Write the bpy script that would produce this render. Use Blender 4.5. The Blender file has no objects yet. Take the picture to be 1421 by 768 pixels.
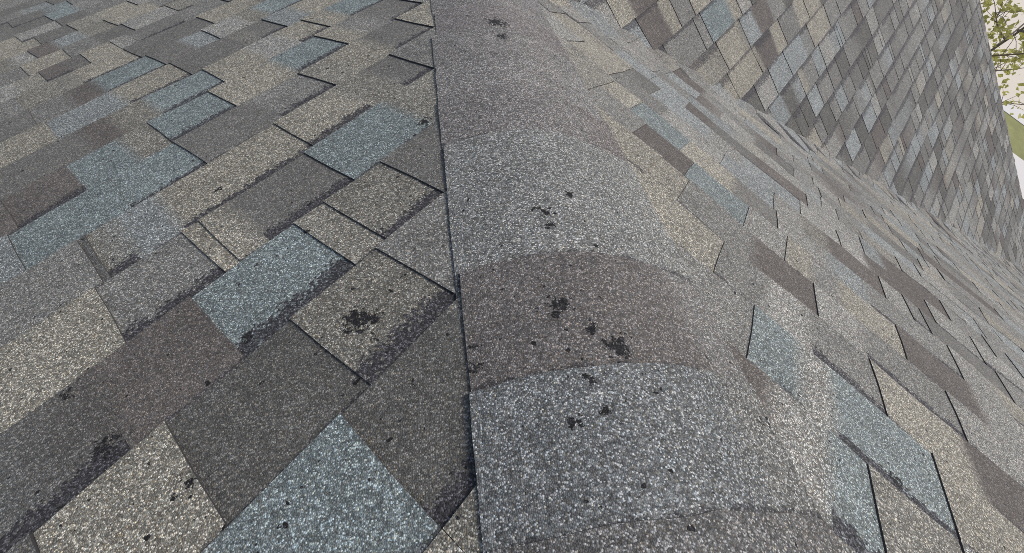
import bpy, math, random
from mathutils import Vector, Matrix, noise

random.seed(11)
C = bpy.context.scene.collection
SC = bpy.context.scene
Z0 = 5.85                    # height of the hip's reference point above the ground
K = 0.369680438              # roof rise per metre of x or y (6 in 12 slopes set at 45 degrees to the hip)
RT2 = math.sqrt(2.0)
DC = 0.17921774897           # course spacing in plan units
Y0 = 1.36852                 # the valley between the front slope and the wing slope runs along y = Y0

# ------------------------------------------------------------------ camera
cam_d = bpy.data.cameras.new("camera")
cam = bpy.data.objects.new("camera", cam_d)
C.objects.link(cam)
RTV = Vector((0.97367363, -0.08091378, 0.21310236))
UPV = Vector((-0.00380603, 0.9289772, 0.37011739))
FWV = Vector((0.22791482, 0.36118462, -0.90421264))
M = Matrix.Identity(4)
for r in range(3):
    M[r][0] = RTV[r]; M[r][1] = UPV[r]; M[r][2] = -FWV[r]
CAMP = Vector((-0.186457555, 0.0, 0.350025 + Z0))
M.translation = CAMP
cam.matrix_world = M
cam_d.sensor_fit = 'HORIZONTAL'
cam_d.sensor_width = 36.0
cam_d.lens = 36.0 * 615.295786 / 1421.0
cam_d.clip_start = 0.02
cam_d.clip_end = 2000.0
SC.camera = cam

# ------------------------------------------------------------------ light
SUN_EL, SUN_AZ = math.radians(58), math.radians(20)       # azimuth from +x towards +y
w = bpy.data.worlds.new("World"); SC.world = w; w.use_nodes = True
nt = w.node_tree; nt.nodes.clear()
wo = nt.nodes.new("ShaderNodeOutputWorld"); bg = nt.nodes.new("ShaderNodeBackground")
sky = nt.nodes.new("ShaderNodeTexSky"); sky.sky_type = 'NISHITA'; sky.sun_disc = False
sky.sun_elevation = SUN_EL
sky.sun_rotation = math.pi / 2 - SUN_AZ
sky.air_density = 1.0; sky.dust_density = 4.0; sky.ozone_density = 1.0
bg.inputs["Strength"].default_value = 0.13
nt.links.new(sky.outputs[0], bg.inputs[0]); nt.links.new(bg.outputs[0], wo.inputs[0])
sd = bpy.data.lights.new("sun", 'SUN'); sd.energy = 1.5; sd.angle = math.radians(16); sd.color = (1.0, 0.965, 0.92)
so = bpy.data.objects.new("sun", sd); C.objects.link(so)
sdir = Vector((math.cos(SUN_EL) * math.cos(SUN_AZ), math.cos(SUN_EL) * math.sin(SUN_AZ), math.sin(SUN_EL)))
so.rotation_euler = sdir.to_track_quat('Z', 'Y').to_euler()
so.location = (0, 0, 30)
vs = SC.view_settings
vs.view_transform = 'Standard'; vs.look = 'None'; vs.exposure = 0.62; vs.gamma = 1.0; vs.use_curve_mapping = False
SC.cycles.use_denoising = False
SC.cycles.filter_width = 0.9

# ------------------------------------------------------------------ materials
def new_mat(name):
    m = bpy.data.materials.new(name); m.use_nodes = True
    n = m.node_tree; n.nodes.clear()
    out = n.nodes.new("ShaderNodeOutputMaterial"); b = n.nodes.new("ShaderNodeBsdfPrincipled")
    n.links.new(b.outputs[0], out.inputs[0])
    return m, n, b

def mathn(n, op, a, b=None, c=None, clamp=False):
    q = n.nodes.new("ShaderNodeMath"); q.operation = op; q.use_clamp = clamp
    for i, v in enumerate((a, b, c)):
        if v is None: continue
        if isinstance(v, (int, float)): q.inputs[i].default_value = v
        else: n.links.new(v, q.inputs[i])
    return q.outputs[0]

def smooth(n, v, lo, hi, a=0.0, b=1.0):
    q = n.nodes.new("ShaderNodeMapRange"); q.interpolation_type = 'SMOOTHSTEP'
    n.links.new(v, q.inputs[0])
    for i, x in zip((1, 2, 3, 4), (lo, hi, a, b)): q.inputs[i].default_value = x
    return q.outputs[0]

# places where the mineral granules have worn off, in roof coordinates: x, y, z, radius
BARE = [(-0.001,0.86,-0.318,0.0162),(-0.001,0.785,-0.291,0.0084),(-0.024,0.264,-0.106,0.0045),(-0.032,0.273,-0.113,0.0036),
(-0.022,0.244,-0.099,0.0044),(0.017,0.299,-0.117,0.0048),(-0.038,0.133,-0.063,0.0075),(-0.044,0.12,-0.061,0.0037),
(-0.013,0.102,-0.043,0.0043),(0.008,0.083,-0.034,0.0085),(-0.025,0.024,-0.018,0.0039),(-0.053,0.016,-0.026,0.0045),
(-0.032,0.051,-0.03,0.0027),(-0.125,0.093,-0.081,0.0043),(-0.127,0.074,-0.074,0.0042),(0.157,0.001,-0.058,0.0078),
(-0.238,0.139,-0.14,0.0115),(-0.222,0.141,-0.134,0.0074),(-0.203,0.174,-0.139,0.0034),(-0.177,0.066,-0.09,0.0043),
(-0.16,0.509,-0.247,0.0077),(-0.372,-0.011,-0.134,0.0067),(-0.372,0.242,-0.227,0.0042),(-0.475,0.413,-0.328,0.0055),
(-0.539,0.09,-0.233,0.0067),(-0.224,0.116,-0.126,0.0048),(-0.359,0.138,-0.184,0.0056),(0.361,-0.07,-0.108,0.007),(-0.469,0.031,-0.185,0.0089)]

def granule_material():
    m, n, b = new_mat("mineral_granules")
    L = n.links
    pos = n.nodes.new("ShaderNodeNewGeometry").outputs["Position"]
    ac = n.nodes.new("ShaderNodeAttribute"); ac.attribute_name = "col"
    af = n.nodes.new("ShaderNodeAttribute"); af.attribute_name = "fx"
    sx = n.nodes.new("ShaderNodeSeparateXYZ"); L.new(af.outputs["Vector"], sx.inputs[0])
    sv, band, con = sx.outputs[0], sx.outputs[1], mathn(n, 'MULTIPLY', sx.outputs[2], .88)
    def voro(scale):
        v = n.nodes.new("ShaderNodeTexVoronoi"); v.voronoi_dimensions = '3D'; v.feature = 'F1'
        v.inputs["Scale"].default_value = scale; v.inputs["Randomness"].default_value = 1.0
        L.new(pos, v.inputs["Vector"]); return v
    v1 = voro(690.0); v2 = voro(270.0)
    def lum(v):
        s = n.nodes.new("ShaderNodeSeparateColor"); L.new(v.outputs["Color"], s.inputs[0])
        r = n.nodes.new("ShaderNodeValToRGB"); e = r.color_ramp
        e.interpolation = 'LINEAR'
        pts = [(0.0, .24), (.30, .46), (.55, .74), (.74, 1.0), (.85, 1.9), (1.0, 3.5)]
        while len(e.elements) < len(pts): e.elements.new(.5)
        for q, (p, c) in zip(e.elements, pts): q.position = p; q.color = (c, c, c, 1)
        L.new(s.outputs[0], r.inputs[0])
        return r.outputs[0], s.outputs[1], s.outputs[2]
    l1, h1, q1 = lum(v1); l2, h2, q2 = lum(v2)
    def noise_tex(scale, detail=3.0):
        t = n.nodes.new("ShaderNodeTexNoise"); t.inputs["Scale"].default_value = scale
        t.inputs["Detail"].default_value = detail; L.new(pos, t.inputs["Vector"]); return t.outputs[0]
    nfine = noise_tex(150.0); nmid = noise_tex(38.0); nbig = noise_tex(9.0)
    # luminance factor of a grain: 1 + contrast * (grain - 1), plus grain clumps
    g = mathn(n, 'ADD', mathn(n, 'MULTIPLY', l1, .84), mathn(n, 'MULTIPLY', l2, .16))
    g = mathn(n, 'ADD', mathn(n, 'MULTIPLY', mathn(n, 'SUBTRACT', g, 1.0), con), 1.0)
    g = mathn(n, 'MULTIPLY', g, mathn(n, 'SUBTRACT', 1.40, mathn(n, 'MULTIPLY', v1.outputs["Distance"], .95)))   # asphalt shows between the grains
    wob = mathn(n, 'ADD', mathn(n, 'MULTIPLY', nmid, .36), mathn(n, 'MULTIPLY', nbig, .40))
    g = mathn(n, 'MULTIPLY', g, mathn(n, 'ADD', wob, .62))
    g = mathn(n, 'MAXIMUM', g, .06)
    colv = n.nodes.new("ShaderNodeVectorMath"); colv.operation = 'SCALE'
    L.new(ac.outputs["Color"], colv.inputs[0]); L.new(g, colv.inputs["Scale"])
    # a minority of grains of another stone colour
    tint = n.nodes.new("ShaderNodeValToRGB"); e = tint.color_ramp; e.interpolation = 'CONSTANT'
    pts = [(0, (1.0, 1.0, 1.0)), (.55, (1.06, 1.0, .92)), (.72, (.94, 1.0, 1.05)), (.86, (1.03, .97, .96)), (.95, (1.14, 1.02, .84))]
    while len(e.elements) < len(pts): e.elements.new(.5)
    for q, (p, c) in zip(e.elements, pts): q.position = p; q.color = (*c, 1)
    L.new(h1, tint.inputs[0])
    mul = n.nodes.new("ShaderNodeVectorMath"); mul.operation = 'MULTIPLY'
    L.new(colv.outputs[0], mul.inputs[0]); L.new(tint.outputs[0], mul.inputs[1])
    # dark head strip, ragged edge: printed when wide, painted lap shade when narrow
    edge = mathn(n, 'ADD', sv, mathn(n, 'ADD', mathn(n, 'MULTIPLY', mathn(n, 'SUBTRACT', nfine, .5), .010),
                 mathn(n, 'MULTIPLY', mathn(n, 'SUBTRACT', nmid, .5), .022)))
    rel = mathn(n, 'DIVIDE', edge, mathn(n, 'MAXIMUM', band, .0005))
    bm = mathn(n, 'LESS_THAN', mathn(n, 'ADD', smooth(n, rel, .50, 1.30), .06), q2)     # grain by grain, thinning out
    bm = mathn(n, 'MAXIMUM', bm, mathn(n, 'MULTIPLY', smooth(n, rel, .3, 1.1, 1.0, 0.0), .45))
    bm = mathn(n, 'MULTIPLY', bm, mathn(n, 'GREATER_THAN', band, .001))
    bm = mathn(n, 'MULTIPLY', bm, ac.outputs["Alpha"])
    # worn spots
    mask = None
    for (x, y, z, r) in BARE:
        if -.13 < x < .15: z = -K * y - K * math.sqrt(x * x + .055 ** 2) + .018
        r = max(r, .0034)
        d = n.nodes.new("ShaderNodeVectorMath"); d.operation = 'DISTANCE'
        d.inputs[1].default_value = (x, y, z + Z0); L.new(pos, d.inputs[0])
        v = mathn(n, 'DIVIDE', d.outputs["Value"], r)
        mask = v if mask is None else mathn(n, 'MINIMUM', mask, v)
    mask = mathn(n, 'ADD', mask, mathn(n, 'ADD', mathn(n, 'MULTIPLY', mathn(n, 'SUBTRACT', nfine, .5), 5.6), mathn(n, 'MULTIPLY', mathn(n, 'SUBTRACT', q1, .5), .9)))
    bare = mathn(n, 'LESS_THAN', mask, 1.12)
    # scattered single lost grains and small chips
    lost = mathn(n, 'LESS_THAN', mathn(n, 'ADD', nfine, mathn(n, 'MULTIPLY', q1, .10)), .295)
    bare = mathn(n, 'MAXIMUM', bare, lost)
    chips = mathn(n, 'GREATER_THAN', mathn(n, 'ADD', noise_tex(105.0, 1.0), mathn(n, 'MULTIPLY', q1, .05)), .779)
    bare = mathn(n, 'MAXIMUM', bare, chips)
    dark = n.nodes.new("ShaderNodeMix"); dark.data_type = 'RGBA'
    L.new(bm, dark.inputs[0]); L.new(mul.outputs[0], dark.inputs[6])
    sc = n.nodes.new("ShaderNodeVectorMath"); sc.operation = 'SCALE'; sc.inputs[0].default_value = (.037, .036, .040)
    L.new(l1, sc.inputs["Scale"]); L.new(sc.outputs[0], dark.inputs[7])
    fin = n.nodes.new("ShaderNodeMix"); fin.data_type = 'RGBA'
    L.new(bare, fin.inputs[0]); L.new(dark.outputs[2], fin.inputs[6])
    tar = n.nodes.new("ShaderNodeVectorMath"); tar.operation = 'SCALE'; tar.inputs[0].default_value = (.013, .013, .014); L.new(l1, tar.inputs["Scale"]); L.new(tar.outputs[0], fin.inputs[7])
    L.new(fin.outputs[2], b.inputs["Base Color"])
    b.inputs["Roughness"].default_value = .85
    b.inputs["Specular IOR Level"].default_value = .25
    h = mathn(n, 'SUBTRACT', mathn(n, 'MULTIPLY', v1.outputs["Distance"], -1.0), mathn(n, 'MULTIPLY', bare, 1.2))
    bp = n.nodes.new("ShaderNodeBump"); bp.inputs["Strength"].default_value = .75; bp.inputs["Distance"].default_value = .0011
    L.new(h, bp.inputs["Height"]); L.new(bp.outputs[0], b.inputs["Normal"])
    return m

def plain(name, col, rough=.8, var=.25, scale=20.0, bump=0.0):
    m, n, b = new_mat(name)
    t = n.nodes.new("ShaderNodeTexNoise"); t.inputs["Scale"].default_value = scale; t.inputs["Detail"].default_value = 6.0
    pos = n.nodes.new("ShaderNodeNewGeometry").outputs["Position"]; n.links.new(pos, t.inputs["Vector"])
    f = mathn(n, 'ADD', mathn(n, 'MULTIPLY', mathn(n, 'SUBTRACT', t.outputs[0], .5), var * 2), 1.0)
    s = n.nodes.new("ShaderNodeVectorMath"); s.operation = 'SCALE'; s.inputs[0].default_value = col
    n.links.new(f, s.inputs["Scale"]); n.links.new(s.outputs[0], b.inputs["Base Color"])
    b.inputs["Roughness"].default_value = rough
    if bump:
        bp = n.nodes.new("ShaderNodeBump"); bp.inputs["Strength"].default_value = .6; bp.inputs["Distance"].default_value = bump
        n.links.new(t.outputs[0], bp.inputs["Height"]); n.links.new(bp.outputs[0], b.inputs["Normal"])
    return m

M_GRAN = granule_material()
M_EDGE = plain("cut_asphalt_edge", (.030, .029, .031), .9, .35, 300.0)
M_FELT = plain("roofing_felt", (.02, .02, .02), .9)
M_WALL = plain("painted_siding", (.52, .47, .39), .7, .05, 4.0)
M_TRIM = plain("white_trim", (.72, .71, .68), .5, .04, 6.0)
M_CONC = plain("pale_concrete", (.43, .395, .33), .9, .08, 1.3)
M_CURB = plain("white_concrete", (.44, .43, .41), .9, .05, 2.0)
M_LAWN = plain("lawn_grass", (.15, .155, .05), .9, .45, 3.2, .03)
M_BARK = plain("grey_bark", (.17, .14, .12), .9, .3, 30.0, .004)

# ------------------------------------------------------------------ small helpers
def link_mesh(name, verts, faces, mats, parent=None, mat_idx=None, smooth_faces=False):
    me = bpy.data.meshes.new(name); me.from_pydata(verts, [], faces); me.update()
    for m in mats: me.materials.append(m)
    if mat_idx: me.polygons.foreach_set("material_index", mat_idx)
    if smooth_faces: me.polygons.foreach_set("use_smooth", [True] * len(me.polygons))
    o = bpy.data.objects.new(name, me); C.objects.link(o)
    if parent is not None: o.parent = parent
    return o

class Buf:
    """verts, faces, material index, per-vertex colour and effects of one mesh"""
    def __init__(s): s.v = []; s.f = []; s.mi = []; s.c = []; s.x = []
    def add(s, o):
        k = len(s.v); s.v += o.v; s.f += [tuple(i + k for i in f) for f in o.f]; s.mi += o.mi; s.c += o.c; s.x += o.x
    def build(s, name, parent, smooth_top=False):
        o = link_mesh(name, s.v, s.f, [M_GRAN, M_EDGE], parent, s.mi)
        me = o.data
        a = me.attributes.new("col", 'FLOAT_COLOR', 'POINT'); a.data.foreach_set("color", [q for c in s.c for q in (c if len(c) == 4 else (*c, 1.0))])
        a = me.attributes.new("fx", 'FLOAT_VECTOR', 'POINT'); a.data.foreach_set("vector", [q for c in s.x for q in c])
        if smooth_top:
            me.polygons.foreach_set("use_smooth", [i == 0 for i in s.mi])
        return o

# ------------------------------------------------------------------ roof slopes
# s runs down the slope in plan units, u along the courses in metres
S0 = {'L': 0.105494882, 'R': 0.802648082, 'C': -0.470288318}
def plan(sl, s, u):
    if sl == 'L': m, p = s, u * RT2
    elif sl == 'R': p, m = s, -u * RT2
    else: m, p = -s, u * RT2
    return (p - m) / 2, (p + m) / 2
def zplane(sl, x, y):
    if sl == 'L': return -K * (y - x) + Z0
    if sl == 'R': return -K * (x + y) + Z0
    return -K * (x - y) - 2 * K * Y0 + Z0
NRM = {'L': Vector((-K, K, 1)).normalized(), 'R': Vector((K, K, 1)).normalized(), 'C': Vector((K, -K, 1)).normalized()}

# (p, m) corners of the roof in plan: p = x + y, m = y - x
P_END, M_L, P_W, M_B, M_TOP = 8.8, 8.8, -8.0, -14.8, -3.0
def pm(p, m): return ((p - m) / 2, (p + m) / 2)
def clip_lines(sl):
    """half planes a*x + b*y <= c the shingles of a slope are cut to"""
    if sl == 'L':
        return [('hip', 1, 0, -.075)]
    if sl == 'R':
        return [('hip', -1, 0, -.085), ('valley', 0, 1, Y0 + .03), ('eave', 1, 1, P_END + .03), ('hip2', 0, -1, 2.95)]
    return [('valley', 0, -1, -(Y0 + .006)), ('ridge', -1, 1, Y0 - .02), ('rake', 1, 1, P_END + .02)]

PAL = {  # mean colour and grain contrast
 'T': ((.203, .194, .162), 1.0), 'B': ((.144, .170, .169), .95), 'b': ((.172, .187, .184), 1.0), 'P': ((.095, .087, .080), .72),
 'D': ((.113, .112, .104), .70), 'X': ((.086, .085, .078), .78), 'G': ((.143, .143, .133), .92), 'O': ((.155, .151, .131), 1.0), 'K': ((.190, .190, .175), 1.05)}
WEIGHT = {'L': 'GGGDDDDTTTTBBBOOKKPb', 'R': 'KKKKKGGGGGTTbbbbODDP', 'C': 'GGGGGGKKKTbbbDDDXXXXP'}

TABS_L = {  # X on the nearest rows: D darkened, near-camera shade put into the colour
  0: "-0.152Os",
  1: "-0.283Bs -0.148Xr",
  2: "-0.560Xs -0.377Tn -0.260Xn -0.111Or 0.015Gn",
  3: "-0.560Xb -0.294Ps -0.171Br -0.020On 0.030Or 0.134Dn",
  4: "-0.412Ts -0.247Gr -0.124Tn -0.100Tn -0.058Db 0.086Bn 0.250Os",
  5: "-0.396Gs -0.232Dl -0.222Or -0.181bs -0.115Tb 0.109Tr 0.237Os 0.316Db 0.389Gn",
  6: "-0.383bs -0.301Bn -0.146Br -0.021Dn 0.134Gb 0.255On 0.319Ts 0.417Db 0.528Tn",
  7: "-0.356Ps -0.286Pr -0.178Bn -0.084Os -0.022Br 0.111Tn 0.260Bb 0.391Tn 0.446Gs 0.525Db 0.624Kn",
  8: "-0.347Ds -0.122Ps -0.060Os 0.017Bb 0.157Tn 0.267Ks 0.357Tb 0.441Tn 0.508Bb 0.616Gr",
  9: "-0.335Ts -0.155bn -0.008Tb 0.136Dn 0.293Os 0.328Db 0.400bn 0.483Ts",
  10: "-0.315Ds -0.164Gn -0.082Ps -0.012Bb 0.128Dn 0.220bs 0.282Kn 0.379Os 0.439Bb",
  11: "-0.304Gs -0.163On -0.066Ds -0.029Tb 0.115Dn 0.331Tn 0.486Ds",
  12: "-0.288Ks -0.145Os -0.079Pr -0.017Ds 0.031Tn 0.116Kn 0.163Db 0.304Gs",
  13: "-0.277Gs -0.099Tn 0.015Gn 0.102Ds 0.197Kn",
  14: "-0.251Os -0.104Ks -0.048Pn 0.021bs 0.096Os 0.185Tn",
  15: "-0.237Ts -0.003Dr 0.102On 0.194Ts",
  16: "-0.220Ts -0.035Kr 0.094Dn 0.187Gs",
  17: "-0.18Ds -0.02Ds 0.094Bn 0.187Gs",
  18: "-0.18Ds -0.01Dr 0.11Bb 0.2Gn",
  19: "-0.19Ds -0.05Gr 0.06bb 0.16Dn",
  20: "-0.2Ds -0.06Ds 0.05Db",
}
TABS_R = {
  -4: "0.040Ps 0.130Kb 0.231On",
  -3: "0.060Ps 0.120Ks 0.198Bb 0.258On",
  -2: "-0.019Gs 0.089Bn 0.165Ks 0.220Bb 0.387Tn",
  -1: "-0.143Tn 0.022Gn 0.115Ks 0.194Gb 0.321Tn 0.489Ps 0.62Kn",
  0: "-0.280Tn -0.151Tn -0.079Gn 0.084Ps 0.221Kn 0.321Gb 0.518Kn 0.70Gs",
  1: "-0.362Gn -0.226Pn -0.091Bn 0.060Kn 0.161Tn 0.226Gs 0.297Ts 0.444Pn 0.628Ks",
  2: "-0.366Tn -0.280Bn -0.129Tn 0.015Ds 0.14Kn",
  3: "-0.535Tn -0.394Gn -0.230Kn -0.118Kb -0.034bn 0.104bs 0.132Kn 0.216Os 0.300Ps",
  4: "-0.674Tn -0.534Ts -0.399Dn -0.298bn -0.1Ks 0.02bs 0.224Kn",
}
TABS_C = {
  -2: "1.387Tn 1.496Ps",
  -1: "1.492Pn 1.653Ts 1.733Gn",
  0: "1.566Gn 1.825Gn 1.890Bn 2.113Ts 2.193Kn",
  1: "1.743Ob 1.912Tn 2.103Os 2.154bn 2.284Ps 2.445Gb",
  2: "1.894Tn 2.163Tn 2.199Pb 2.372Ts 2.485Gn 2.685Ts 2.812Tn",
  3: "2.224bn 2.421bn 2.642Gb 2.753Tn 3.021Gn",
  4: "2.478Tn 2.544Gb 2.687bn",
}
TABS = {'L': TABS_L, 'R': TABS_R, 'C': TABS_C}

def row_span(sl, r):
    """first and last u of the row, on the slope's outline"""
    s = S0[sl] + (r - .5) * DC
    if sl == 'L':
        a = -5.2 / RT2
        return a, (s if s < Y0 else P_END) / RT2 + .05
    if sl == 'R':
        lo = -min(s + .05, 2 * Y0 - s + .12) / RT2       # hip, then valley
        return lo, min((s + 6.0) / RT2, 8.0)
    lo = (2 * Y0 - s * -1 - .1 if False else (2 * Y0 + s) / RT2 - .05)   # valley: p = 2*Y0 - m = 2*Y0 + s
    return lo, P_END / RT2 + .02

def make_rows(sl):
    if sl == 'L': rows = range(-14, 44)
    elif sl == 'R': rows = range(-22, 46)
    else: rows = range(-10, 42)
    out = []
    for r in rows:
        s_mid = S0[sl] + (r - .5) * DC
        a, b = row_span(sl, r)
        if b - a < .02: continue
        rnd = random.Random(sl + str(r) + "q")
        given = []
        for t in TABS[sl].get(r, "").split():
            given.append((float(t[:-2]), t[-2], t[-1]))
        def rtab():
            return rnd.choice(WEIGHT[sl]), rnd.choice("nnbrrss" if sl != 'C' else "nrrrbb")
        tabs = []
        if given:
            u = given[0][0]; left = []
            if sl == 'R' and u - a < .3:
                given[0] = (a, given[0][1], given[0][2]); u = a
            while u > a + .001:
                u -= rnd.uniform(.05, .20); left.append((max(u, a), *rtab()))
            tabs = left[::-1] + given
            end = tabs[-1][0] + rnd.uniform(.10, .18)
            if sl == 'L' and b - tabs[-1][0] < .26: end = b
        else:
            end = a
        while end < b:
            tabs.append((end, *rtab()))
            end += rnd.choice((rnd.uniform(.05, .11), rnd.uniform(.09, .17), rnd.uniform(.14, .24))) if sl != 'C' else rnd.choice((.045, .10, .13, .13, .15, .17)) * rnd.uniform(.85, 1.15)
        for i, (u0, c, kd) in enumerate(tabs):
            u1 = tabs[i + 1][0] if i + 1 < len(tabs) else b
            if u1 - u0 < .004: continue
            nk = tabs[i + 1][2] if i + 1 < len(tabs) else 's'
            out.append((r, u0, u1, c, kd, nk, tabs[i - 1][1] if i else c, tabs[i + 1][1] if i + 1 < len(tabs) else c))
    return out

def slant(sl, r, u):
    """sideways lean of the cut at u (dragon-tooth cut), shared by both neighbours"""
    q = random.Random("%s%d%.3f" % (sl, r, u))
    return q.uniform(-.007, .007), q.uniform(-.002, .002)

def clip_poly(poly, a, b, c):
    out = []
    for i in range(len(poly)):
        P, Q = poly[i], poly[(i + 1) % len(poly)]
        dp, dq = a * P[0] + b * P[1] - c, a * Q[0] + b * Q[1] - c
        if dp <= 0: out.append(P)
        if (dp < 0 < dq) or (dq < 0 < dp):
            t = dp / (dp - dq)
            out.append(tuple(P[k] + t * (Q[k] - P[k]) for k in range(len(P))))
    return out

LINES = {sl: clip_lines(sl) for sl in 'LRC'}
def jit(x, y, f, seed): return noise.noise(Vector((x * f, y * f, seed)))

def shingle(sl, tab, detail):
    r, u0, u1, c, kd, nk, cprev, cnext = tab
    s_up, s_dn = S0[sl] + (r - 1) * DC, S0[sl] + r * DC
    ln = u1 - u0
    rnd = random.Random("%s%d%.3fz" % (sl, r, u0))
    base, con = PAL[c]
    if sl == 'R': base = tuple(q * .86 + m_ * .14 for q, m_ in zip(base, (.172, .174, .166) if base[0] > .14 else base))
    f = rnd.uniform(.92, 1.08); base = tuple(q * f for q in base)
    def blend(cn):
        o = PAL[cn][0]; return tuple((p + q) / 2 for p, q in zip(base, o))
    soft0, soft1 = kd in 'sb', nk in 'sb'
    h0 = {'r': 1.0, 'n': 1.0, 's': .55, 'b': .55, 'l': .1}[kd]
    h1 = {'r': .0, 'n': .0, 's': .55, 'b': .55, 'l': 1.0}[nk]
    if sl in 'LR':                       # the laps change direction where the strips were laid from the other side
        if kd in 'rn' and u0 < -.13: h0 = 0.0
        if nk in 'rn' and u1 < -.13: h1 = 1.0
    band = rnd.uniform(.020, .032) if kd in 'rb' else (.0042 if sl == 'L' else .0068)  # narrow value paints the shadow gap under the lap above
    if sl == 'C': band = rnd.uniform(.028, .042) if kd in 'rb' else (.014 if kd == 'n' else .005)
    # node positions along the tab
    if detail:
        us = [0.0, ln]
        if soft0 and ln > .05: us.append(.013)
        if soft1 and ln > .05: us.append(ln - .013)
        k = max(1, min(3, int(ln / .05)))
        us += [ln * i / k for i in range(1, k)]
        us = sorted(us); q = [us[0]]
        for v in us[1:]:
            if v - q[-1] > .009 or v == ln: q.append(v)
        us = q; vs_ = [-.12, .0, .5, 1.0]
    else:
        us = [0.0, ln]; vs_ = [-.12, 1.0]
    e0, j0 = slant(sl, r, u0); e1, j1 = slant(sl, r, u1)
    nr = NRM[sl]
    buf = Buf(); idx = {}
    def vert(u, v, pu):
        """u along the tab, v down the tab (0 head line, 1 butt)"""
        key = (round(u, 5), round(v, 5))
        if key in idx: return idx[key]
        s = s_up + v * (s_dn - s_up)
        x, y = plan(sl, s, u)
        t = min(1, max(0, pu))
        hh = .0022 + .0030 * max(v, -.12) + {'C': .0024, 'R': .0022, 'L': .0032}[sl] * (h0 + (h1 - h0) * t) * (1.0 if v > -.05 else .3)
        if detail: hh += .0011 * jit(x, y, 22, 3.0) * max(0, v) + .0013 * max(0.0, v - .6) * jit(x, y, 9, 7.0)
        z = zplane(sl, x, y)
        if sl in 'RC':
            za, zb = zplane('R', x, y), zplane('C', x, y)
            z = (za + zb) / 2 + math.sqrt((za - zb) ** 2 / 4 + .016 ** 2)
            if sl == 'C': hh = hh * min(1, .30 + max(0, y - Y0) / .07)
        hh += (.0050 if sl == 'R' else .0022) * jit(x, y, 5.5, 11.0)
        P = Vector((x, y, z)) + nr * hh
        idx[key] = len(buf.v); buf.v.append(tuple(P))
        d0, d1 = pu * ln, (1 - pu) * ln
        cc = base
        if soft0 and d0 < .006: cc = blend(cprev)
        elif soft1 and d1 < .006: cc = blend(cnext)
        buf.c.append((*cc, .72 if sl == 'C' else (.93 if band > .01 else .7))); buf.x.append((v * DC / RT2 * math.sqrt(1 + 2 * K * K), band, con))
        return idx[key]
    for i in range(len(us) - 1):
        for j in range(len(vs_) - 1):
            cell = []
            for (a, bb) in ((i, j), (i + 1, j), (i + 1, j + 1), (i, j + 1)):
                pu = us[a] / ln
                v = vs_[bb]
                uu = u0 + us[a] + (1 - pu) * (e0 * (v - .5) + j0 * (detail and math.sin(v * 7))) + pu * (e1 * (v - .5) + j1 * (detail and math.sin(v * 7)))
                vv = v
                if v == 1.0: vv = 1.0 + .012 * jit(uu * 1.0, r * 3.1, 24, 1.0)
                s = s_up + vv * (s_dn - s_up)
                x, y = plan(sl, s, uu)
                cell.append((x, y, uu, vv, pu))
            for (_, a_, b_, c_) in LINES[sl]:
                if len(cell) >= 3: cell = clip_poly(cell, a_, b_, c_)
            if len(cell) < 3: continue
            ids = []
            for q in cell:
                k = vert(q[2], q[3], q[4])
                if not ids or ids[-1] != k: ids.append(k)
            if len(ids) > 1 and ids[0] == ids[-1]: ids.pop()
            if len(ids) >= 3 and len(set(ids)) == len(ids):
                buf.f.append(tuple(ids)); buf.mi.append(0)
    if not buf.f: return None
    # orientation and skirts
    fs = []
    for fc in buf.f:
        a = Vector(buf.v[fc[0]]); nn = Vector((0, 0, 0))
        for k in range(1, len(fc) - 1): nn += (Vector(buf.v[fc[k]]) - a).cross(Vector(buf.v[fc[k + 1]]) - a)
        fs.append(fc if nn.dot(nr) > 0 else fc[::-1])
    buf.f = fs
    cnt = {}
    for fc in fs:
        for k in range(len(fc)):
            cnt[(fc[k], fc[(k + 1) % len(fc)])] = 1
    low = {}
    def dup(k, dz):
        if (k, dz) not in low:
            low[(k, dz)] = len(buf.v); buf.v.append(tuple(Vector(buf.v[k]) - nr * dz)); buf.c.append(buf.c[k]); buf.x.append(buf.x[k])
        return low[(k, dz)]
    for (a, b2) in list(cnt):
        if (b2, a) not in cnt:
            buf.f.append((dup(b2, 0), dup(a, 0), dup(a, .0078), dup(b2, .0078))); buf.mi.append(1)
    return buf

def screen_share(buf):
    """how large the piece shows from the photograph's viewpoint (for choosing which pieces become objects)"""
    n = len(buf.v)
    cen = Vector((sum(v[0] for v in buf.v) / n, sum(v[1] for v in buf.v) / n, sum(v[2] for v in buf.v) / n))
    d = cen - CAMP; zc = d.dot(FWV)
    if zc < .05: return 0
    fx = 615.3 / 710.5
    if abs(d.dot(RTV) / zc * fx) > 1.06 or abs(d.dot(UPV) / zc * 615.3 / 384) > 1.08: return 0
    ar = 0
    for fc, mi in zip(buf.f, buf.mi):
        if mi: continue
        q = [((Vector(buf.v[k]) - CAMP).dot(RTV) / max(.05, (Vector(buf.v[k]) - CAMP).dot(FWV)), (Vector(buf.v[k]) - CAMP).dot(UPV) / max(.05, (Vector(buf.v[k]) - CAMP).dot(FWV))) for k in fc]
        ar += abs(sum(q[k][0] * q[(k + 1) % len(q)][1] - q[(k + 1) % len(q)][0] * q[k][1] for k in range(len(q)))) / 2
    return ar

# ------------------------------------------------------------------ the house
house = bpy.data.objects.new("house", None); C.objects.link(house)
house["label"] = "house roof of mixed grey, tan and slate blue asphalt shingles with capped hip"
house["category"] = "house"

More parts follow.
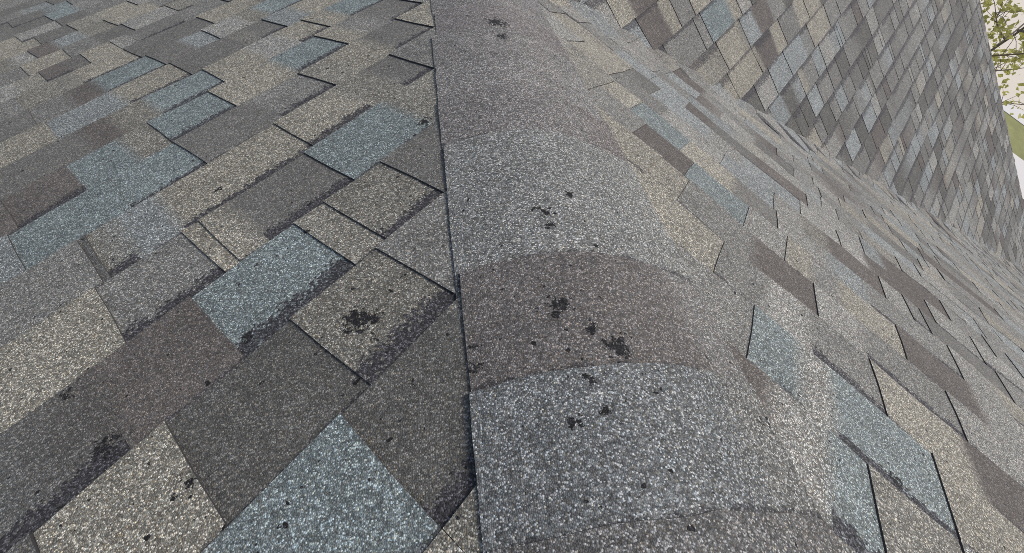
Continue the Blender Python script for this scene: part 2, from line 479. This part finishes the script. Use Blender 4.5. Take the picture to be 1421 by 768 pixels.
def slab(name, pts, sl, mat, parent, drop=.010, thick=.03):
    """a roof deck under the shingles"""
    nr = {'L': NRM['L'], 'R': NRM['R'], 'C': NRM['C'], 'B': Vector((K, -K, 1)).normalized()}[sl]
    def z(x, y):
        if sl == 'B': return K * ((y - x) - M_TOP) - K * M_TOP + Z0
        return zplane(sl, x, y)
    top = [Vector((x, y, z(x, y))) - nr * drop for x, y in pts]
    bot = [p - Vector((0, 0, thick)) for p in top]
    n = len(pts)
    a = sum(pts[i][0] * pts[(i + 1) % n][1] - pts[(i + 1) % n][0] * pts[i][1] for i in range(n))
    fc = [tuple(range(n)), tuple(range(2 * n - 1, n - 1, -1))] + [(i, i + n, (i + 1) % n + n, (i + 1) % n) for i in range(n)]
    if a < 0: fc = [f[::-1] for f in fc]
    return link_mesh(name, [tuple(v) for v in top + bot], fc, [mat], parent)

HIP_TOP = pm(-3, -3); HIP_BOT = pm(Y0, Y0)
deckL = slab("roof_slope", [pm(P_W, M_TOP), HIP_TOP, HIP_BOT, pm(P_END, Y0), pm(P_END, M_L), pm(P_W, M_L)], 'L', M_FELT, house)
deckR = slab("roof_slope", [HIP_TOP, (11.8, -3.0), (P_END - Y0, Y0), HIP_BOT], 'R', M_FELT, house)
deckC = slab("roof_slope", [HIP_BOT, (P_END - Y0, Y0), pm(P_END, Y0)], 'C', M_FELT, house)
deckB = slab("roof_slope", [pm(P_W, M_TOP), pm(P_W, M_B), pm(P_END, M_B), HIP_TOP], 'B', M_FELT, house)
DECK = {'L': deckL, 'R': deckR, 'C': deckC}
deckL["label"] = "slope on the near side of the capped hip"
deckR["label"] = "slope between the capped hip and the valley"
deckC["label"] = "wing slope beyond the valley, with diamond-looking shingles"

cands = []
rest = Buf()
for sl in 'LRC':
    for tab in make_rows(sl):
        b0 = shingle(sl, tab, False)
        if b0 is None: continue
        sh = screen_share(b0)
        cands.append((sh, sl, tab, b0))
cands.sort(key=lambda t: -t[0])
for i, (sh, sl, tab, b0) in enumerate(cands):
    if i < 296 and sh > 0:
        b1 = shingle(sl, tab, True) or b0
        b1.build("shingle", DECK[sl], True)
    else:
        rest.add(b0)
field = rest.build("shingle_field", house)
field["kind"] = "stuff"

# ------------------------------------------------------------------ hip caps bent over the hip
CAP_Y = [-3.0 + .135 * i for i in range(20)]
CAP_Y = [y for y in CAP_Y if y < -.35] + [-.295, -.175, -.055, .065, .20, .445, .575, .70, .83, .955, 1.08, 1.20, 1.33, 1.46]
# colour left of centre, colour at the right wing, grain contrast
CAP_COL = {-.175: ((.116, .116, .112), (.118, .116, .110), 1.0), -.055: ((.130, .138, .137), (.140, .142, .134), 1.05), .065: ((.106, .100, .095), (.146, .144, .137), .85),
           .20: ((.160, .165, .158), (.160, .164, .155), 1.05), .445: ((.138, .134, .129), (.122, .114, .109), 1.0), .575: ((.153, .150, .144), (.155, .155, .149), 1.05),
           .70: ((.142, .139, .133), (.150, .148, .142), 1.0), .83: ((.138, .131, .127), (.135, .127, .123), .9), .955: ((.143, .140, .135), (.143, .140, .135), .95)}
def capz(x, y, h):
    return -K * y - K * (math.sqrt(x * x + .055 ** 2)) + h + Z0
def cap(y0, y1, col_a, col_b, con):
    rnd = random.Random("cap%.3f" % y0)
    b = Buf()
    xl, xr = -.135 + rnd.uniform(-.006, .005), .172 + rnd.uniform(-.004, .004)
    near = -.4 < y0 < 1.2
    nx, vs_ = (14, (-.25, 0.0, .35, .7, 1.0)) if near else (6, (-.25, 1.0))
    nr = Vector((0, K, 1)).normalized()
    skew = rnd.uniform(-.006, .006)
    for v in vs_:
        for i in range(nx + 1):
            x = xl + (xr - xl) * i / nx
            y = y0 + v * (y1 - y0) + skew * (x / .15) - .016 * (x / .14) ** 2
            t = min(1, max(0, (x - .10) / .03)); col = tuple(p + (q - p) * t for p, q in zip(col_a, col_b))
            if near:
                y += .003 * jit(x, y, 26, 4.0) * (v >= 1.0)
                x += .0022 * jit(y, 1.0, 30, 9.0) * (i in (0, nx))
            h = .0165 + (.0016 if y0 == -.175 else .0048) * max(v, -.1) - (.006 if v < 0 else 0) - .005 * max(0, (x - .08) / .09) - .0035 * max(0, (-x - .08) / .055) + (.0012 * jit(x, y, 14, 2.0) if near else 0)
            b.v.append((x, y, capz(x, y, h))); b.c.append((*col, .65)); b.x.append((v * (y1 - y0) * 1.03, .0016 if y0 in (-.055, .065) else .004, con))  # narrow band paints a contact shadow into the colour at the lap
    W = nx + 1
    for j in range(len(vs_) - 1):
        for i in range(nx):
            b.f.append((j * W + i, j * W + i + 1, (j + 1) * W + i + 1, (j + 1) * W + i)); b.mi.append(0)
    rim = [j * W for j in range(len(vs_))] + [(len(vs_) - 1) * W + i for i in range(1, W)] + [j * W + nx for j in range(len(vs_) - 2, -1, -1)]
    k0 = len(b.v)
    rim2 = []
    for q in rim:
        x, y, z = b.v[q]; rim2.append(len(b.v)); b.v.append((x, y, z)); b.c.append(col_a); b.x.append((1.0, 0.0, con)); b.v.append((x * .985, y, z - .011)); b.c.append(col_a); b.x.append((1.0, 0.0, con))
    for i in range(len(rim) - 1):
        b.f.append((k0 + 2 * i, k0 + 2 * i + 1, k0 + 2 * i + 3, k0 + 2 * i + 2)); b.mi.append(1)
    return b
for i in range(len(CAP_Y) - 1):
    y0, y1 = CAP_Y[i], CAP_Y[i + 1]
    key = min(CAP_COL, key=lambda q: abs(q - y0))
    ca, cb, con = CAP_COL[key] if abs(key - y0) < .01 else ((.14, .138, .136), (.14, .138, .136), .95)
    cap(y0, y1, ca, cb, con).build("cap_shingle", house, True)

# ridge strips, rake and eave trim, walls
def beam(name, a, b, wv, h, mat, parent):
    a, b = Vector(a), Vector(b); d = (b - a).normalized()
    sd_ = Vector((0, 0, 1)).cross(d).normalized() * wv / 2; up = d.cross(-sd_.normalized()).normalized()
    if up.z < 0: up = -up
    vs2 = []
    for p in (a, b):
        for sx, sz in ((-1, 0), (1, 0), (1, -h), (-1, -h)): vs2.append(tuple(p + sd_ * sx + up * sz))
    return link_mesh(name, vs2, [(0, 1, 2, 3), (7, 6, 5, 4), (0, 4, 5, 1), (1, 5, 6, 2), (2, 6, 7, 3), (3, 7, 4, 0)], [mat], parent)
def P3(p, m, z): x, y = pm(p, m); return (x, y, z)
zr = Z0 - K * Y0; ze = Z0 - K * 8.8; zt = Z0 + 3 * K
ridge_m = plain("ridge_granules", (.14, .138, .136), .9, .5, 160.0)
beam("ridge_cap", P3(1.30, Y0, zr + .022), P3(P_END + .02, Y0, zr + .022), .26, .02, ridge_m, house)
beam("ridge_cap", P3(P_W, M_TOP, zt + .022), P3(-2.95, M_TOP, zt + .022), .26, .02, ridge_m, house)
beam("rake_board", P3(P_END - .012, Y0, zr - .045), P3(P_END - .012, 2 * Y0 - 8.8, ze - .045), .022, .18, M_TRIM, house)
beam("rake_board", P3(P_END - .012, Y0, zr - .045), P3(P_END - .012, 8.8, ze - .045), .022, .18, M_TRIM, house)
beam("eave_gutter", P3(P_END + .08, -6.06, ze - .03), P3(P_END + .08, M_B, ze - .03), .11, .10, M_TRIM, house)
beam("eave_gutter", P3(P_W, M_L + .08, ze - .03), P3(P_END, M_L + .08, ze - .03), .11, .10, M_TRIM, house)
wp0, wp1, wm0, wm1 = P_W + .5, P_END - .5, M_B + .5, M_L - .5
zw = ze - .06
vs3 = [P3(wp0, wm0, 0), P3(wp1, wm0, 0), P3(wp1, wm1, 0), P3(wp0, wm1, 0), P3(wp0, wm0, zw), P3(wp1, wm0, zw), P3(wp1, wm1, zw), P3(wp0, wm1, zw)]
link_mesh("wall", vs3, [(0, 1, 5, 4), (1, 2, 6, 5), (2, 3, 7, 6), (3, 0, 4, 7)], [M_WALL], house)
g1 = [P3(wp1, 2 * Y0 - 8.2, zw - .02), P3(wp1, 8.2, zw - .02), P3(wp1, Y0, zr - .28), P3(wp1 - .15, 2 * Y0 - 8.2, zw - .02), P3(wp1 - .15, 8.2, zw - .02), P3(wp1 - .15, Y0, zr - .28)]
link_mesh("gable_wall", g1, [(0, 1, 2), (5, 4, 3), (0, 2, 5, 3), (1, 4, 5, 2)], [M_WALL], house)
mt = 0
g2 = [P3(wp0, -14.2, zw - .02), P3(wp0, 8.2, zw - .02), P3(wp0, -3, zt - .28), P3(wp0 + .15, -14.2, zw - .02), P3(wp0 + .15, 8.2, zw - .02), P3(wp0 + .15, -3, zt - .28)]
link_mesh("gable_wall", g2, [(0, 2, 1), (3, 4, 5), (0, 3, 5, 2), (1, 2, 5, 4)], [M_WALL], house)

# ------------------------------------------------------------------ ground
def sheet(name, p0, p1, m0, m1, z, mat, h=0.0, label=None):
    q = [P3(p0, m0, z + h), P3(p1, m0, z + h), P3(p1, m1, z + h), P3(p0, m1, z + h)]
    f = [(3, 2, 1, 0)]
    if h:
        q += [P3(p0, m0, z), P3(p1, m0, z), P3(p1, m1, z), P3(p0, m1, z)]
        f += [(0, 1, 5, 4), (1, 2, 6, 5), (2, 3, 7, 6), (3, 0, 4, 7)]
    o = link_mesh(name, q, f, [mat]); o["kind"] = "structure"; o["label"] = label; o["category"] = name
    return o
sheet("lawn", -500, 700, -600, 600, 0, M_LAWN, 0.0, "green lawn around the house and along the street")
sheet("street", 23.0, 34.5, -300, 300, .004, M_CONC, 0.0, "pale beige concrete street behind the young tree")
sheet("curb", 22.34, 23.1, -300, 300, .0, M_CURB, .012, "white concrete curb between the lawn strip and the near edge of the street")
sheet("curb", 34.45, 35.2, -300, 300, .0, M_CURB, .012, "white concrete curb along the far side of the street")
sheet("sidewalk", 18.3, 20.25, -300, 300, .004, M_CURB, .03, "white sidewalk between the house and the lawn strip")

# ------------------------------------------------------------------ the young tree by the house
M_LEAF, n, b = new_mat("spring_leaves")
pos = n.nodes.new("ShaderNodeNewGeometry")
t = n.nodes.new("ShaderNodeTexNoise"); t.inputs["Scale"].default_value = 7.0; n.links.new(pos.outputs["Position"], t.inputs["Vector"])
rp = n.nodes.new("ShaderNodeValToRGB"); e = rp.color_ramp
e.elements[0].position = .3; e.elements[0].color = (.36, .36, .10, 1); e.elements[1].position = .7; e.elements[1].color = (.56, .53, .19, 1)
n.links.new(t.outputs[0], rp.inputs[0]); n.links.new(rp.outputs[0], b.inputs["Base Color"]); b.inputs["Roughness"].default_value = .6
tr = n.nodes.new("ShaderNodeBsdfTranslucent"); mx = n.nodes.new("ShaderNodeMixShader"); mx.inputs[0].default_value = .45
n.links.new(rp.outputs[0], tr.inputs[0]); n.links.new(b.outputs[0], mx.inputs[1]); n.links.new(tr.outputs[0], mx.inputs[2])
n.links.new(mx.outputs[0], [q for q in n.nodes if q.type == "OUTPUT_MATERIAL"][0].inputs[0])

def tube(vs_, fs_, pts, rad, n=6):
    k0 = len(vs_)
    for i, p in enumerate(pts):
        p = Vector(p); d = (Vector(pts[min(i + 1, len(pts) - 1)]) - Vector(pts[max(i - 1, 0)])).normalized()
        a = d.orthogonal().normalized(); c = d.cross(a)
        for j in range(n):
            t_ = 2 * math.pi * j / n
            vs_.append(tuple(p + (a * math.cos(t_) + c * math.sin(t_)) * rad[i]))
    for i in range(len(pts) - 1):
        for j in range(n):
            q = k0 + i * n
            fs_.append((q + j, q + (j + 1) % n, q + n + (j + 1) % n, q + n + j))

def tree(x, y):
    root = bpy.data.objects.new("young_tree", None); C.objects.link(root); root.location = (x, y, 0)
    root["label"] = "young tree with sparse yellow-green leaves beside the pale street"; root["category"] = "tree"
    rnd = random.Random(5)
    H = 4.6
    tv, tf, lv, lf = [], [], [], []
    trunk = [(.02 * math.sin(i * 1.3), .02 * math.cos(i * 1.7), H * i / 9) for i in range(10)]
    tube(tv, tf, trunk, [.030 * (1 - i / 9) ** .8 + .004 for i in range(10)], 8)
    tips = []
    for i in range(20):
        z = 1.55 + 2.9 * (i / 19)
        a = i * 2.4 + rnd.uniform(-.4, .4)
        ln = (1.45 - .33 * (z - 1.5)) * rnd.uniform(.75, 1.15)
        el = rnd.uniform(.35, .8)
        pts = []
        for k in range(6):
            q = k / 5
            pts.append((math.cos(a + .15 * q) * ln * q * math.cos(el * .8), math.sin(a + .15 * q) * ln * q * math.cos(el * .8), z + ln * math.sin(el) * q ** 1.15))
        tube(tv, tf, pts, [.015 * (1 - .75 * k / 5) + .002 for k in range(6)], 5)
        for k in (2, 3, 4, 5):
            for w_ in range(3):
                a2 = rnd.uniform(0, 6.28); l2 = rnd.uniform(.15, .42)
                p0 = Vector(pts[k]); p1 = p0 + Vector((math.cos(a2) * l2, math.sin(a2) * l2, rnd.uniform(-.02, .3)))
                mid = (p0 + p1) / 2 + Vector((0, 0, .02))
                tube(tv, tf, [p0, mid, p1], [.005, .004, .002], 4)
                tips += [p1, mid.lerp(p1, .5)]
    for tp in tips:
        for _ in range(rnd.randint(2, 7)):
            c = tp + Vector((rnd.gauss(0, .055), rnd.gauss(0, .055), rnd.gauss(0, .05)))
            d = Vector((rnd.gauss(0, 1), rnd.gauss(0, 1), rnd.gauss(0, .5) - .2)).normalized(); s_ = Vector((rnd.gauss(0, 1), rnd.gauss(0, 1), rnd.gauss(0, 1))).cross(d).normalized()
            L_ = rnd.uniform(.06, .115); W_ = L_ * .36
            k0 = len(lv); nn = d.cross(s_) * (.12 * L_)
            lv += [tuple(c), tuple(c + d * L_ * .45 + s_ * W_ + nn), tuple(c + d * L_), tuple(c + d * L_ * .45 - s_ * W_ + nn)]
            lf.append((k0, k0 + 1, k0 + 2)); lf.append((k0, k0 + 2, k0 + 3))
    link_mesh("trunk", tv, tf, [M_BARK], root, None, True)
    link_mesh("crown", lv, lf, [M_LEAF], root)
az = math.radians(30.4)
tree(CAMP.x + 10.6 * math.cos(az), CAMP.y + 10.6 * math.sin(az))
